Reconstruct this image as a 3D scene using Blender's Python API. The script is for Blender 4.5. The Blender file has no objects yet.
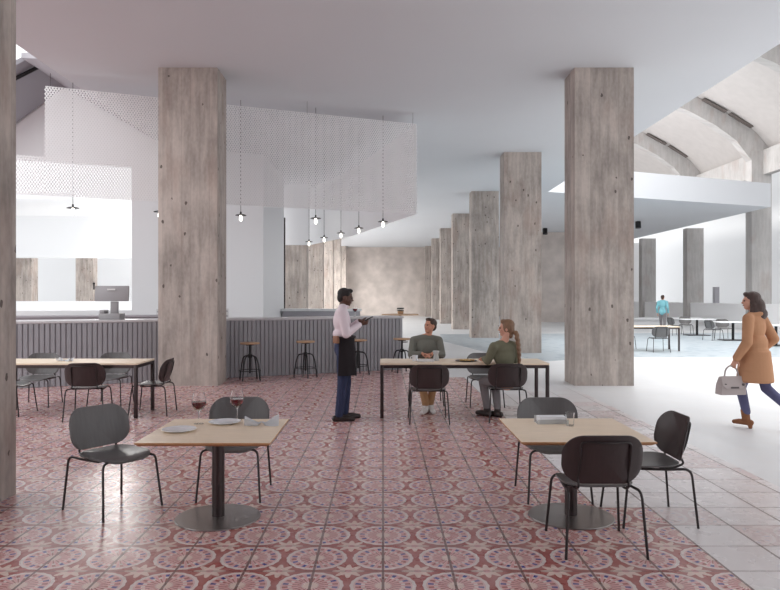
import bpy, bmesh, math, random
from mathutils import Vector, Matrix, Euler
random.seed(7)
PI = math.pi
scn = bpy.context.scene
COL = scn.collection
H = 1.7                      # eye height

# ------------------------------------------------------------------ helpers
def lin(c):
    def f(v):
        v /= 255.0
        return v/12.92 if v <= 0.04045 else ((v+0.055)/1.055)**2.4
    return (f(c[0]), f(c[1]), f(c[2]), 1.0)

def mat(name, rgb, rough=0.5, metal=0.0, spec=0.5, noise=0.0, nscale=8.0, stretch=(1,1,1), bump=0.0, **kw):
    m = bpy.data.materials.new(name); m.use_nodes = True
    nt = m.node_tree; b = nt.nodes['Principled BSDF']
    col = lin(rgb)
    b.inputs['Base Color'].default_value = col
    b.inputs['Roughness'].default_value = rough
    b.inputs['Metallic'].default_value = metal
    b.inputs['Specular IOR Level'].default_value = spec
    for k, v in kw.items():
        b.inputs[k.replace('_', ' ')].default_value = v
    if noise or bump:
        tc = nt.nodes.new('ShaderNodeTexCoord'); mp = nt.nodes.new('ShaderNodeMapping')
        mp.inputs['Scale'].default_value = stretch
        nz = nt.nodes.new('ShaderNodeTexNoise'); nz.inputs['Scale'].default_value = nscale
        nz.inputs['Detail'].default_value = 5
        nt.links.new(tc.outputs['Object'], mp.inputs['Vector']); nt.links.new(mp.outputs[0], nz.inputs['Vector'])
        if noise:
            rp = nt.nodes.new('ShaderNodeValToRGB')
            rp.color_ramp.elements[0].position = 0.3; rp.color_ramp.elements[1].position = 0.7
            rp.color_ramp.elements[0].color = [max(0, c*(1-noise)) for c in col[:3]]+[1]
            rp.color_ramp.elements[1].color = [min(1, c*(1+noise)) for c in col[:3]]+[1]
            nt.links.new(nz.outputs['Fac'], rp.inputs['Fac']); nt.links.new(rp.outputs[0], b.inputs['Base Color'])
        if bump:
            bp = nt.nodes.new('ShaderNodeBump'); bp.inputs['Strength'].default_value = bump
            bp.inputs['Distance'].default_value = 0.02
            nt.links.new(nz.outputs['Fac'], bp.inputs['Height']); nt.links.new(bp.outputs[0], b.inputs['Normal'])
    return m

class Ex:
    """tiny expression builder for shader math"""
    def __init__(s, nt): s.nt = nt
    def m(s, op, a, b=None, c=None, clamp=False):
        n = s.nt.nodes.new('ShaderNodeMath'); n.operation = op; n.use_clamp = clamp
        for i, v in enumerate((a, b, c)):
            if v is None: continue
            if isinstance(v, (int, float)): n.inputs[i].default_value = v
            else: s.nt.links.new(v, n.inputs[i])
        return n.outputs[0]
    def add(s, a, b): return s.m('ADD', a, b)
    def sub(s, a, b): return s.m('SUBTRACT', a, b)
    def mul(s, a, b): return s.m('MULTIPLY', a, b)
    def lt(s, a, b): return s.m('LESS_THAN', a, b)
    def gt(s, a, b): return s.m('GREATER_THAN', a, b)
    def sstep(s, v, a, b):
        n = s.nt.nodes.new('ShaderNodeMapRange'); n.interpolation_type = 'SMOOTHSTEP'
        n.inputs['From Min'].default_value = a; n.inputs['From Max'].default_value = b
        s.nt.links.new(v, n.inputs['Value']); return n.outputs[0]
    def mix(s, f, a, b):
        n = s.nt.nodes.new('ShaderNodeMix'); n.data_type = 'RGBA'
        for sock, v in ((n.inputs[0], f), (n.inputs[6], a), (n.inputs[7], b)):
            if isinstance(v, (int, float)): sock.default_value = v
            elif isinstance(v, tuple): sock.default_value = v
            else: s.nt.links.new(v, sock)
        return n.outputs[2]
    def noise(s, vec, scale, detail=3):
        n = s.nt.nodes.new('ShaderNodeTexNoise'); n.inputs['Scale'].default_value = scale
        n.inputs['Detail'].default_value = detail
        s.nt.links.new(vec, n.inputs['Vector']); return n.outputs['Fac']
    def comb(s, x, y, z=0.0):
        n = s.nt.nodes.new('ShaderNodeCombineXYZ')
        for i, v in enumerate((x, y, z)):
            if isinstance(v, (int, float)): n.inputs[i].default_value = v
            else: s.nt.links.new(v, n.inputs[i])
        return n.outputs[0]
    def white(s, vec):
        n = s.nt.nodes.new('ShaderNodeTexWhiteNoise'); n.noise_dimensions = '3D'
        s.nt.links.new(vec, n.inputs['Vector']); return n.outputs['Value']

class MB:
    def __init__(s): s.bm = bmesh.new()
    def mesh(s, name, smooth=True, angle=40):
        me = bpy.data.meshes.new(name)
        bmesh.ops.recalc_face_normals(s.bm, faces=s.bm.faces[:])
        if smooth:
            a = math.radians(angle)
            for f in s.bm.faces: f.smooth = True
            for e in s.bm.edges:
                if len(e.link_faces) == 2 and e.calc_face_angle(0) > a: e.smooth = False
        s.bm.to_mesh(me); s.bm.free(); return me
    def build(s, name, material, parent=None, loc=None, rot=None, smooth=True, angle=40):
        me = s.mesh(name, smooth, angle)
        o = bpy.data.objects.new(name, me); COL.objects.link(o)
        if material: me.materials.append(material)
        if parent is not None: o.parent = parent
        if loc is not None: o.location = loc
        if rot is not None: o.rotation_euler = rot
        return o
    def _xf(s, vs, M):
        for v in vs: v.co = M @ v.co
    def box(s, c, size, rot=None, bevel=0.0):
        r = bmesh.ops.create_cube(s.bm, size=1.0); vs = r['verts']
        for v in vs: v.co = Vector((v.co.x*size[0], v.co.y*size[1], v.co.z*size[2]))
        if bevel:
            es = list({e for v in vs for e in v.link_edges})
            rr = bmesh.ops.bevel(s.bm, geom=es, offset=bevel, segments=2, affect='EDGES', profile=0.5)
            vs = list({v for f in rr['faces'] for v in f.verts} | {v for v in vs if v.is_valid})
        M = Matrix.Translation(Vector(c))
        if rot is not None: M = M @ Euler(rot).to_matrix().to_4x4()
        s._xf(vs, M); return s
    def cyl(s, p0, p1, r0, r1=None, seg=16, caps=True):
        r1 = r0 if r1 is None else r1
        p0 = Vector(p0); p1 = Vector(p1); d = p1-p0
        q = d.to_track_quat('Z', 'Y').to_matrix().to_4x4()
        M = Matrix.Translation((p0+p1)/2) @ q
        r = bmesh.ops.create_cone(s.bm, cap_ends=caps, segments=seg, radius1=r0, radius2=r1, depth=d.length)
        s._xf(r['verts'], M); return s
    def tube(s, pts, r, seg=8, closed=False, cap=True):
        pts = [Vector(p) for p in pts]; n = len(pts); rings = []
        rad = r if isinstance(r, (list, tuple)) else [r]*n
        up = None
        for i, p in enumerate(pts):
            a = pts[i-1] if (i > 0 or closed) else p
            b = pts[(i+1) % n] if (i < n-1 or closed) else p
            t = (b-a).normalized()
            if up is None:
                up = Vector((0, 0, 1)) if abs(t.z) < 0.9 else Vector((1, 0, 0))
            sd = t.cross(up).normalized(); up = sd.cross(t).normalized()
            rings.append([s.bm.verts.new(p + rad[i]*(math.cos(2*PI*k/seg)*sd + math.sin(2*PI*k/seg)*up)) for k in range(seg)])
        for i in range(n if closed else n-1):
            A = rings[i]; B = rings[(i+1) % n]
            for k in range(seg):
                s.bm.faces.new((A[k], A[(k+1) % seg], B[(k+1) % seg], B[k]))
        if cap and not closed:
            s.bm.faces.new(rings[0][::-1]); s.bm.faces.new(rings[-1])
        return s
    def lathe(s, prof, c=(0, 0, 0), seg=28):
        c = Vector(c); rings = []
        for (r, z) in prof:
            if r < 1e-5: rings.append([s.bm.verts.new(c+Vector((0, 0, z)))])
            else: rings.append([s.bm.verts.new(c+Vector((r*math.cos(2*PI*k/seg), r*math.sin(2*PI*k/seg), z))) for k in range(seg)])
        for A, B in zip(rings[:-1], rings[1:]):
            if len(A) == 1 and len(B) == 1: continue
            for k in range(seg):
                k2 = (k+1) % seg
                if len(A) == 1: s.bm.faces.new((A[0], B[k2], B[k]))
                elif len(B) == 1: s.bm.faces.new((A[k], A[k2], B[0]))
                else: s.bm.faces.new((A[k], A[k2], B[k2], B[k]))
        return s
    def prism(s, poly, z0, z1):
        a = [s.bm.verts.new((x, y, z0)) for x, y in poly]; b = [s.bm.verts.new((x, y, z1)) for x, y in poly]
        n = len(poly)
        s.bm.faces.new(a[::-1]); s.bm.faces.new(b)
        for i in range(n): s.bm.faces.new((a[i], a[(i+1) % n], b[(i+1) % n], b[i]))
        return s
    def slab(s, pts, off):
        """solid from a planar outline of 3D points pushed by vector off"""
        off = Vector(off); pts = [Vector(p) for p in pts]
        a = [s.bm.verts.new(p) for p in pts]; b = [s.bm.verts.new(p+off) for p in pts]; n = len(pts)
        s.bm.faces.new(a[::-1]); s.bm.faces.new(b)
        for i in range(n): s.bm.faces.new((a[i], a[(i+1) % n], b[(i+1) % n], b[i]))
        return s
    def ball(s, c, r, rot=None, u=16, v=10):
        if not isinstance(r, (tuple, list)): r = (r, r, r)
        rr = bmesh.ops.create_uvsphere(s.bm, u_segments=u, v_segments=v, radius=1.0)
        M = Matrix.Translation(Vector(c))
        if rot is not None: M = M @ Euler(rot).to_matrix().to_4x4()
        M = M @ Matrix.Diagonal((r[0], r[1], r[2], 1)); s._xf(rr['verts'], M); return s
    def limb(s, p0, r0, p1, r1, n=6):
        """closed tapered capsule"""
        p0 = Vector(p0); p1 = Vector(p1)
        for k in range(1): pass
        s.cyl(p0, p1, r0, r1, seg=14); s.ball(p0, r0, u=14, v=8); s.ball(p1, r1, u=14, v=8); return s
    def chain(s, pts, rs):
        for i in range(len(pts)-1): s.limb(pts[i], rs[i], pts[i+1], rs[i+1])
        return s
    def panel(s, w, h, rad, t, fn, rings=7, N=14):
        """rounded rectangle sheet w x h bent by fn(a,b)->(point, normal)"""
        out = []
        for (cx, cy, a0) in ((w/2-rad, h/2-rad, 0), (-w/2+rad, h/2-rad, PI/2), (-w/2+rad, -h/2+rad, PI), (w/2-rad, -h/2+rad, 1.5*PI)):
            for k in range(N):
                a = a0+PI/2*k/(N-1); out.append((cx+rad*math.cos(a), cy+rad*math.sin(a)))
        n = len(out); prev = None
        def ring(sc, off):
            vs = []
            for a, b in out:
                p, nn = fn(a*sc, b*sc); vs.append(s.bm.verts.new(Vector(p)+Vector(nn)*off))
            return vs
        scs = [i/rings for i in range(1, rings)]+[0.985]
        p, nn = fn(0, 0)
        c0 = s.bm.verts.new(Vector(p)+Vector(nn)*t/2); c1 = s.bm.verts.new(Vector(p)-Vector(nn)*t/2)
        seq = [ring(sc, t/2) for sc in scs]+[ring(1, t/4), ring(1, -t/4)]+[ring(sc, -t/2) for sc in reversed(scs)]
        for k in range(n):
            s.bm.faces.new((c0, seq[0][k], seq[0][(k+1) % n])); s.bm.faces.new((c1, seq[-1][(k+1) % n], seq[-1][k]))
        for A, B in zip(seq[:-1], seq[1:]):
            for k in range(n): s.bm.faces.new((A[k], B[k], B[(k+1) % n], A[(k+1) % n]))
        return s

def fillet(pts, r=0.03, n=5):
    """polyline with rounded corners"""
    P = [Vector(p) for p in pts]; out = [P[0]]
    for a, b, c in zip(P[:-2], P[1:-1], P[2:]):
        d0 = (a-b); d1 = (c-b); k = min(r, d0.length*0.48, d1.length*0.48)
        s, e = b+d0.normalized()*k, b+d1.normalized()*k
        for i in range(n+1):
            t = i/n; out.append((1-t)**2*s + 2*t*(1-t)*b + t*t*e)
    out.append(P[-1]); return out

def tag(o, label, cat, group=None):
    o['label'] = label; o['category'] = cat
    if group: o['group'] = group
    return o
def thing(name, label, cat, loc=(0, 0, 0), rz=0.0, group=None):
    o = bpy.data.objects.new(name, None); COL.objects.link(o); o.empty_display_size = 0.1
    o.location = loc; o.rotation_euler = (0, 0, rz)
    return tag(o, label, cat, group)
def struct(o): o['kind'] = 'structure'; return o
def copy_tree(o, parent=None):
    c = o.copy(); COL.objects.link(c)
    if parent is not None: c.parent = parent
    for ch in list(o.children): copy_tree(ch, c)
    return c
def dup(o, label, loc, rz, group=None):
    c = copy_tree(o); c.location = loc; c.rotation_euler = (0, 0, rz); c['label'] = label
    if group: c['group'] = group
    return c
def R(d): return math.radians(d)
def px(p, Y): return (p-383)/690.0*Y        # lateral position of a photo column at depth Y

# ------------------------------------------------------------------ materials
def concrete_mat(name, base, streak=0.25, specks=True):
    m = bpy.data.materials.new(name); m.use_nodes = True; nt = m.node_tree; b = nt.nodes['Principled BSDF']
    e = Ex(nt)
    tc = nt.nodes.new('ShaderNodeTexCoord'); oi = nt.nodes.new('ShaderNodeObjectInfo')
    sep = nt.nodes.new('ShaderNodeSeparateXYZ'); nt.links.new(tc.outputs['Object'], sep.inputs[0])
    X, Y, Z = sep.outputs; rnd = e.mul(oi.outputs['Random'], 37.0)
    hor = e.add(e.add(X, Y), rnd)
    board = e.m('FLOOR', e.mul(hor, 5.6))
    bv = e.white(e.comb(board, rnd, 1.0))
    ft = e.m('FRACT', e.mul(hor, 5.6))
    edge = e.lt(e.m('ABSOLUTE', e.sub(ft, 0.5)), 0.47)
    v1 = e.comb(e.mul(hor, 1.0), rnd, e.mul(Z, 0.16))
    streaks = e.noise(v1, 9.0, 6)
    blot = e.noise(e.comb(hor, rnd, Z), 1.3, 5)
    fine = e.noise(e.comb(hor, rnd, e.mul(Z, 0.5)), 22, 4)
    val = e.add(e.add(e.mul(e.sub(streaks, 0.5), 1.7), e.mul(e.sub(blot, 0.5), 1.3)), e.add(e.mul(e.sub(bv, 0.5), 0.28), e.mul(e.sub(fine, 0.5), 0.7)))
    f = e.m('ADD', e.mul(val, 1.0), 0.5, clamp=True)
    c = lin(base)
    dark = tuple([x*(1-streak*1.7) for x in c[:3]]+[1]); lite = tuple([min(1, x*(1+streak*1.25)) for x in c[:3]]+[1])
    col = e.mix(f, dark, lite)
    warm = e.noise(e.comb(hor, rnd, e.mul(Z, 0.4)), 2.2, 2)
    col = e.mix(e.mul(e.sstep(warm, 0.5, 0.75), 0.35), col, lin((int(base[0]*0.9), int(base[1]*0.8), int(base[2]*0.76))))
    col = e.mix(e.mul(e.sub(1.0, edge), 0.35), col, dark)
    if specks:
        vo = nt.nodes.new('ShaderNodeTexVoronoi'); vo.inputs['Scale'].default_value = 4.6
        nt.links.new(e.comb(e.mul(hor, 1.0), rnd, e.mul(Z, 0.62)), vo.inputs['Vector'])
        n2 = e.noise(e.comb(hor, rnd, Z), 30, 2)
        sp = e.lt(e.add(vo.outputs['Distance'], e.mul(n2, 0.14)), 0.172)
        col = e.mix(e.mul(sp, 0.8), col, lin((70, 60, 56)))
    nt.links.new(col, b.inputs['Base Color']); b.inputs['Roughness'].default_value = 0.8
    b.inputs['Specular IOR Level'].default_value = 0.3
    bp = nt.nodes.new('ShaderNodeBump'); bp.inputs['Strength'].default_value = 0.25; bp.inputs['Distance'].default_value = 0.02
    nt.links.new(f, bp.inputs['Height']); nt.links.new(bp.outputs[0], b.inputs['Normal'])
    return m

def floor_mat():
    m = bpy.data.materials.new('tiled floor'); m.use_nodes = True; nt = m.node_tree; b = nt.nodes['Principled BSDF']
    e = Ex(nt)
    g = nt.nodes.new('ShaderNodeNewGeometry'); sep = nt.nodes.new('ShaderNodeSeparateXYZ')
    nt.links.new(g.outputs['Position'], sep.inputs[0]); X, Y, Z = sep.outputs
    P = 0.43
    u = e.mul(X, 1/P); v = e.mul(e.sub(Y, 4.71), 1/P)
    fu = e.m('FRACT', u); fv = e.m('FRACT', v)
    # distance to joints
    ju = e.m('MINIMUM', fu, e.sub(1.0, fu)); jv = e.m('MINIMUM', fv, e.sub(1.0, fv))
    joint = e.m('MAXIMUM', e.lt(ju, 0.019), e.lt(jv, 0.011))
    # medallions are centred on the long joints
    cu = e.sub(e.m('FRACT', e.add(u, 0.5)), 0.5); cv = e.sub(fv, 0.5)
    r = e.m('SQRT', e.add(e.mul(cu, cu), e.mul(cv, cv))); th = e.m('ARCTAN2', cv, cu)
    def petals(n, ph=0.0): return e.m('COSINE', e.add(e.mul(th, n), ph))
    cream = lin((222, 208, 204)); pink = lin((216, 164, 164)); red = lin((168, 98, 94)); blue = lin((70, 68, 136)); dk = lin((160, 88, 86)); tan = lin((222, 198, 188))
    # ground: red with cream flower in the corners
    du = e.sub(fu, 0.5); dv = e.sub(e.m('FRACT', e.add(v, 0.5)), 0.5)
    r2 = e.m('SQRT', e.add(e.mul(du, du), e.mul(dv, dv))); th2 = e.m('ARCTAN2', dv, du)
    fl = e.lt(e.sub(r2, e.mul(e.m('COSINE', e.mul(th2, 8)), 0.055)), 0.185)
    col = e.mix(fl, red, tan)
    col = e.mix(e.lt(r2, 0.055), col, pink)
    scal = e.lt(e.sub(r, e.mul(petals(28), 0.012)), 0.478)
    col = e.mix(scal, col, dk)
    col = e.mix(e.lt(e.sub(r, e.mul(petals(20), 0.005)), 0.456), col, cream)
    col = e.mix(e.mul(e.lt(r, 0.404), e.gt(r, 0.392)), col, pink)
    # pink rays between cream rays
    ring = e.mul(e.lt(r, 0.385), e.gt(r, 0.12))
    col = e.mix(e.mul(ring, e.gt(petals(20), 0.15)), col, pink)
    col = e.mix(e.mul(e.mul(e.lt(r, 0.25), e.gt(r, 0.10)), e.gt(petals(20, PI), 0.35)), col, red)
    # dots: alternating blue and red
    dotr = e.m('ABSOLUTE', e.sub(r, 0.345))
    dots = e.mul(e.lt(dotr, 0.040), e.gt(petals(20, PI), 0.05))
    alt = e.gt(petals(10, PI/2), 0.0)
    col = e.mix(dots, col, e.mix(alt, red, blue))
    col = e.mix(e.mul(e.lt(r, 0.105), e.gt(r, 0.03)), col, tan)
    # wear
    nz = e.noise(g.outputs['Position'], 5.0, 6); nz2 = e.noise(g.outputs['Position'], 0.55, 3)
    col = e.mix(e.mul(e.sstep(nz, 0.45, 0.75), 0.22), col, cream)
    # per tile presence of pattern
    tid = e.comb(e.m('FLOOR', u), e.m('FLOOR', v), 0.0)
    w1 = e.white(tid); w2 = e.white(e.add(0.0, e.m('FLOOR', u)) if False else e.comb(e.m('FLOOR', v), e.m('FLOOR', u), 3.0))
    bound = e.sub(1.86, e.mul(e.m('MAXIMUM', e.sub(Y, 12.0), 0.0), 0.16))
    tx = e.mul(e.m('FLOOR', u), P)
    pat = e.lt(e.add(tx, e.mul(w1, 0.55)), bound)
    blank = e.mix(e.mul(w2, 0.6), lin((232, 228, 228)), lin((214, 206, 206)))
    faint = e.mul(e.gt(w2, 0.66), 0.26)
    blank = e.mix(faint, blank, col)
    tiles = e.mix(pat, blank, col)
    jcol = e.mix(pat, lin((98, 76, 74)), lin((100, 70, 68)))
    tiles = e.mix(e.mul(joint, 0.85), tiles, jcol)
    conc = e.mix(nz2, lin((206, 208, 210)), lin((232, 233, 234)))
    conc = e.mix(e.mul(e.sstep(nz, 0.4, 0.7), 0.3), conc, lin((222, 220, 218)))
    zone = e.mul(e.lt(X, 3.55), e.lt(Y, 17.6))
    far = e.sstep(Y, 10.0, 14.0)
    zone = e.mul(zone, e.sub(1.0, e.mul(far, e.sub(1.0, pat))))
    out = e.mix(zone, conc, tiles)
    nt.links.new(out, b.inputs['Base Color'])
    rg = e.add(0.20, e.mul(nz, 0.16))
    nt.links.new(e.add(rg, e.mul(e.sub(1.0, zone), 0.10)), b.inputs['Roughness'])
    b.inputs['Specular IOR Level'].default_value = 0.5
    bp = nt.nodes.new('ShaderNodeBump'); bp.inputs['Strength'].default_value = 0.4; bp.inputs['Distance'].default_value = 0.004
    nt.links.new(e.sub(1.0, e.mul(joint, zone)), bp.inputs['Height']); nt.links.new(bp.outputs[0], b.inputs['Normal'])
    return m

def inlay_mat():
    m = bpy.data.materials.new('blue grey tile'); m.use_nodes = True; nt = m.node_tree; b = nt.nodes['Principled BSDF']
    e = Ex(nt); g = nt.nodes.new('ShaderNodeNewGeometry')
    ck = nt.nodes.new('ShaderNodeTexVoronoi'); ck.inputs['Scale'].default_value = 2.4; nt.links.new(g.outputs['Position'], ck.inputs['Vector'])
    n = e.noise(g.outputs['Position'], 3.0, 5)
    col = e.mix(e.sstep(ck.outputs['Distance'], 0.25, 0.4), lin((150, 166, 176)), lin((182, 192, 198)))
    col = e.mix(e.mul(n, 0.5), col, lin((160, 172, 180)))
    nt.links.new(col, b.inputs['Base Color']); b.inputs['Roughness'].default_value = 0.32
    return m

M = {}
M['floor'] = floor_mat(); M['inlay'] = inlay_mat()
M['pillar'] = concrete_mat('board marked concrete', (178, 168, 161), streak=0.20)
M['roofcon'] = concrete_mat('pale concrete', (180, 177, 175), streak=0.08, specks=False)
M['plasterback'] = mat('mottled plaster', (204, 194, 188), 0.9, noise=0.17, nscale=1.1)
M['ceiling'] = mat('ceiling paint', (206, 208, 212), 0.85, noise=0.01, nscale=0.5)
M['white'] = mat('white paint', (240, 240, 241), 0.7)
M['bright'] = mat('bright white render', (228, 229, 230), 0.8)
M['greywall'] = mat('grey plaster', (168, 166, 172), 0.8)
M['mesh'] = mat('white expanded metal', (250, 250, 251), 0.5)
M['slat'] = mat('grey lilac slats', (158, 158, 163), 0.5, noise=0.05, nscale=3)
M['counter'] = mat('pale stone counter', (200, 198, 200), 0.3, noise=0.04)
M['oak'] = mat('oak veneer', (246, 226, 200), 0.42, noise=0.07, nscale=6, stretch=(1, 12, 12))
M['oakedge'] = mat('oak edge', (190, 140, 96), 0.5, noise=0.08, nscale=10)
M['steel'] = mat('dark steel', (74, 66, 66), 0.32, metal=0.75)
M['tube'] = mat('dark tube', (58, 52, 52), 0.35, metal=0.5)
M['disc'] = mat('brushed steel disc', (150, 144, 142), 0.3, metal=0.85, noise=0.05, nscale=5)
M['ply'] = mat('dark stained veneer', (58, 46, 46), 0.36, noise=0.10, nscale=7, stretch=(10, 1, 1))
M['plysheen'] = mat('dark veneer with grey sheen', (104, 102, 102), 0.34, noise=0.08, nscale=7, stretch=(10, 1, 1))  # grey reflected sheen of the dark chairs, painted into the base colour
M['black'] = mat('black metal', (34, 32, 34), 0.4, metal=0.3)
M['stoolwood'] = mat('stool timber', (196, 160, 128), 0.5, noise=0.1, nscale=9)
M['china'] = mat('white china', (236, 238, 242), 0.15)
M['linen'] = mat('white linen', (232, 234, 238), 0.9)
M['wine'] = mat('red wine', (104, 4, 22), 0.1)
M['glass'] = mat('clear glass', (255, 255, 255), 0.0, Transmission_Weight=1.0, IOR=1.3)
M['acry'] = mat('frosted clear plastic', (236, 238, 238), 0.25, Transmission_Weight=0.5, IOR=1.2)
M['posgrey'] = mat('register grey', (150, 147, 149), 0.5)
M['plate_socket'] = mat('socket plastic', (214, 212, 212), 0.5)
M['bulb'] = mat('lamp bulb', (255, 250, 240), 0.4, Emission_Color=(1, 0.95, 0.86, 1), Emission_Strength=4.0)
M['skin_dark'] = mat('dark brown skin', (92, 62, 50), 0.5)
M['skin'] = mat('tan skin', (196, 140, 116), 0.5)
M['skin_lite'] = mat('fair skin', (208, 156, 134), 0.5)
M['hair_black'] = mat('black hair', (30, 25, 24), 0.6, bump=0.5, nscale=60)
M['hair_brown'] = mat('brown hair', (64, 44, 34), 0.55, bump=0.5, nscale=60)
M['hair_dark'] = mat('dark brown hair', (70, 52, 47), 0.5, noise=0.25, nscale=14, stretch=(4, 4, .5), bump=0.4)
M['hair_light'] = mat('light brown hair', (128, 96, 72), 0.5, noise=0.2, nscale=14, stretch=(4, 4, .5), bump=0.4)
M['shirt'] = mat('pale pink shirt', (232, 218, 224), 0.8, bump=0.25, nscale=9)
M['apron'] = mat('charcoal apron', (56, 50, 54), 0.85)
M['navy'] = mat('navy trousers', (44, 52, 82), 0.85, bump=0.2, nscale=9)
M['shoe'] = mat('dark leather shoe', (46, 36, 34), 0.4)
M['sweater'] = mat('grey green sweater', (112, 112, 104), 0.9, bump=0.3, nscale=12)
M['olive'] = mat('olive sweater', (112, 110, 90), 0.9, bump=0.3, nscale=12)
M['tan'] = mat('tan trousers', (166, 128, 92), 0.85)
M['whiteshoe'] = mat('white trainers', (228, 226, 224), 0.6)
M['greypants'] = mat('grey trousers', (128, 124, 126), 0.85)
M['camel'] = mat('camel wool coat', (184, 136, 102), 0.85, bump=0.25, nscale=8)
M['jeans'] = mat('blue jeans', (88, 88, 122), 0.85, noise=0.08, nscale=12)
M['boot'] = mat('brown suede boot', (134, 86, 54), 0.7)
M['bag'] = mat('pale grey leather', (178, 166, 164), 0.5)
M['bagdark'] = mat('dark clasp', (80, 70, 70), 0.4)
M['teal'] = mat('teal shirt', (128, 188, 198), 0.85)
M['eye'] = mat('dark eye', (30, 24, 22), 0.3)
M['lip'] = mat('lips', (160, 96, 88), 0.5)
M['food'] = mat('yellow food', (206, 170, 110), 0.7, noise=0.2, nscale=40)
M['brownpatch'] = mat('tan leather', (150, 108, 84), 0.6)

# ------------------------------------------------------------------ setting
ZC = 6.09
def sbox(name, c, size, m, rot=None, bevel=0.0):
    return struct(MB().box((0, 0, 0), size, None, bevel).build(name, m, loc=c, rot=rot))

struct(MB().box((4, 30, -0.1), (64, 76, 0.2)).build('floor', M['floor']))
struct(MB().prism([(2.3, 26.5), (3.2, 21.2), (4.4, 18.3), (5.6, 19.1), (7.2, 19.5), (12.0, 19.5), (19.2, 19.5), (19.2, 33.0), (2.6, 31.5)], 0.0, 0.006).build('floor', M['inlay']))
struct(MB().prism([(-6.37, -5), (6.88, -5), (6.88, 28.8), (18.9, 33.63), (18.9, 62), (-6.37, 62)], ZC, ZC+1.15).build('ceiling', M['ceiling'], smooth=False))

def pillar(x0, x1, y0, d, z1=ZC, m='pillar'):
    return struct(MB().box((0, 0, z1/2), (x1-x0, d, z1)).build('pillar', M[m], loc=((x0+x1)/2, y0+d/2, 0), smooth=False))
for k in range(-1, 7):
    y0 = 13.2+7.7*k
    if k != 1: pillar(-4.30, -3.17, 5.2 if k == -1 else y0, 0.76)   # the second one is inside the white wall
    if k >= 0: pillar(3.67, 4.80, y0, 0.75)
# colonnade along the far right side of the atrium, with vault ribs
for k in range(1, 6):
    y0 = 13.2+7.7*k
    pillar(19.4, 20.45, y0, 0.62, 9.4 if k < 4 else ZC, m='roofcon')
def arc_rib(y0):
    lo = [(19.4, 8.9), (18.6, 9.95), (17.5, 10.75), (16.2, 11.45), (14.6, 12.1), (12.8, 12.6)]
    hi = [(20.45, 9.4), (19.6, 10.4), (18.2, 11.35), (16.6, 12.2), (14.8, 12.9), (12.8, 13.4)]
    o = MB().slab([(x, y0+0.03, z) for x, z in lo]+[(x, y0+0.03, z) for x, z in hi[::-1]], (0, 0.55, 0))
    return struct(o.build('roof_rib', M['roofcon'], smooth=False))
for k in range(1, 5): arc_rib(13.2+7.7*k)
hi = [(20.45, 9.4), (19.6, 10.4), (18.2, 11.35), (16.6, 12.2), (14.8, 12.9), (12.8, 13.4)]
struct(MB().slab([(x, 12, z+0.02) for x, z in hi]+[(x, 12, z+0.25) for x, z in hi[::-1]], (0, 44, 0)).build('roof_vault', mat('pale roof plaster', (188, 183, 180), 0.9, noise=0.04, nscale=2.5)))
for k in range(1, 5):                                   # narrow dark strips beside each rib
    y0 = 13.2+7.7*k
    s = MB()
    for (a, b) in (((19.3, 10.62), (18.15, 11.33)), ((17.95, 11.42), (16.75, 12.08))):
        s.slab([(a[0], y0-0.35, a[1]), (a[0], y0-0.02, a[1]), (b[0], y0-0.02, b[1]), (b[0], y0-0.35, b[1])], (0, 0, -0.05))
    struct(s.build('trim_roof', mat('dark_strip', (96, 88, 84), 0.8), smooth=False))
# wall over the openings between the right hand pillars, and the low parapet in them
struct(MB().box((20.2, 32, 8.8), (0.4, 44, 1.3)).build('wall_right', M['roofcon']))
struct(MB().box((19.75, 32, 0.67), (0.3, 44, 1.34)).build('wall_right', M['white']))
struct(MB().box((28.0, 40, 6.0), (0.4, 70, 12.0)).build('wall_right', M['bright']))
struct(MB().box((px(716, 48), 48, 1.2), (0.32, 0.32, 2.4)).build('bollard', M['greywall']))
struct(MB().box((0.3, -4.9, 3.05), (13.0, 0.3, 6.1)).build('wall_front_unseen', M['greywall']))  # unseen wall behind the camera, added to darken the foreground
# far walls
struct(MB().box((0, 61, 3.05), (30, 0.4, 6.1)).build('wall_back', M['plasterback']))
struct(MB().box((12.2, 47.0, 3.05), (7.2, 0.4, 6.1)).build('wall_back', M['plasterback']))
struct(MB().box((18.4, 56.2, 3.05), (5.0, 0.4, 6.1)).build('wall_back', M['white']))

# the white bar-back wall at about 22 degrees, with its wide opening
A22 = math.atan2(0.373, 0.928); W0 = Vector((-3.71, 21.3, 0)); WD = Vector((-0.928, -0.373, 0)); WN = Vector((-0.373, 0.928, 0))
def wp(t, z): v = W0+WD*t; return (v.x, v.y, z)
wb = MB()
wb.slab([wp(0, 0), wp(3.8, 0), wp(3.8, 5.47), wp(3.8, 6.62), wp(2.87, 6.09), wp(0, 6.09)], WN*0.3)
wb.slab([wp(3.8, 5.47), wp(8.6, 5.47), wp(8.6, 4.5), wp(10.2, 3.0), wp(10.2, 3.1), wp(6.79, 6.38), wp(5.55, 7.52), wp(3.8, 6.62)], WN*0.3)
wb.slab([wp(3.8, 0), wp(10.2, 0), wp(10.2, 1.32), wp(3.8, 1.32)], WN*0.3)
struct(wb.build('wall_left', M['white'], smooth=False))
struct(MB().slab([(-3.70, 21.3, 0), (-3.62, 25.2, 0), (-3.62, 25.2, ZC), (-3.70, 21.3, ZC)], (-0.3, 0, 0)).build('wall_left', M['white'], smooth=False))
struct(MB().box((-3.66, 25.26, 2.3), (0.16, 0.10, 4.6)).build('trim_left', M['steel']))
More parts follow.
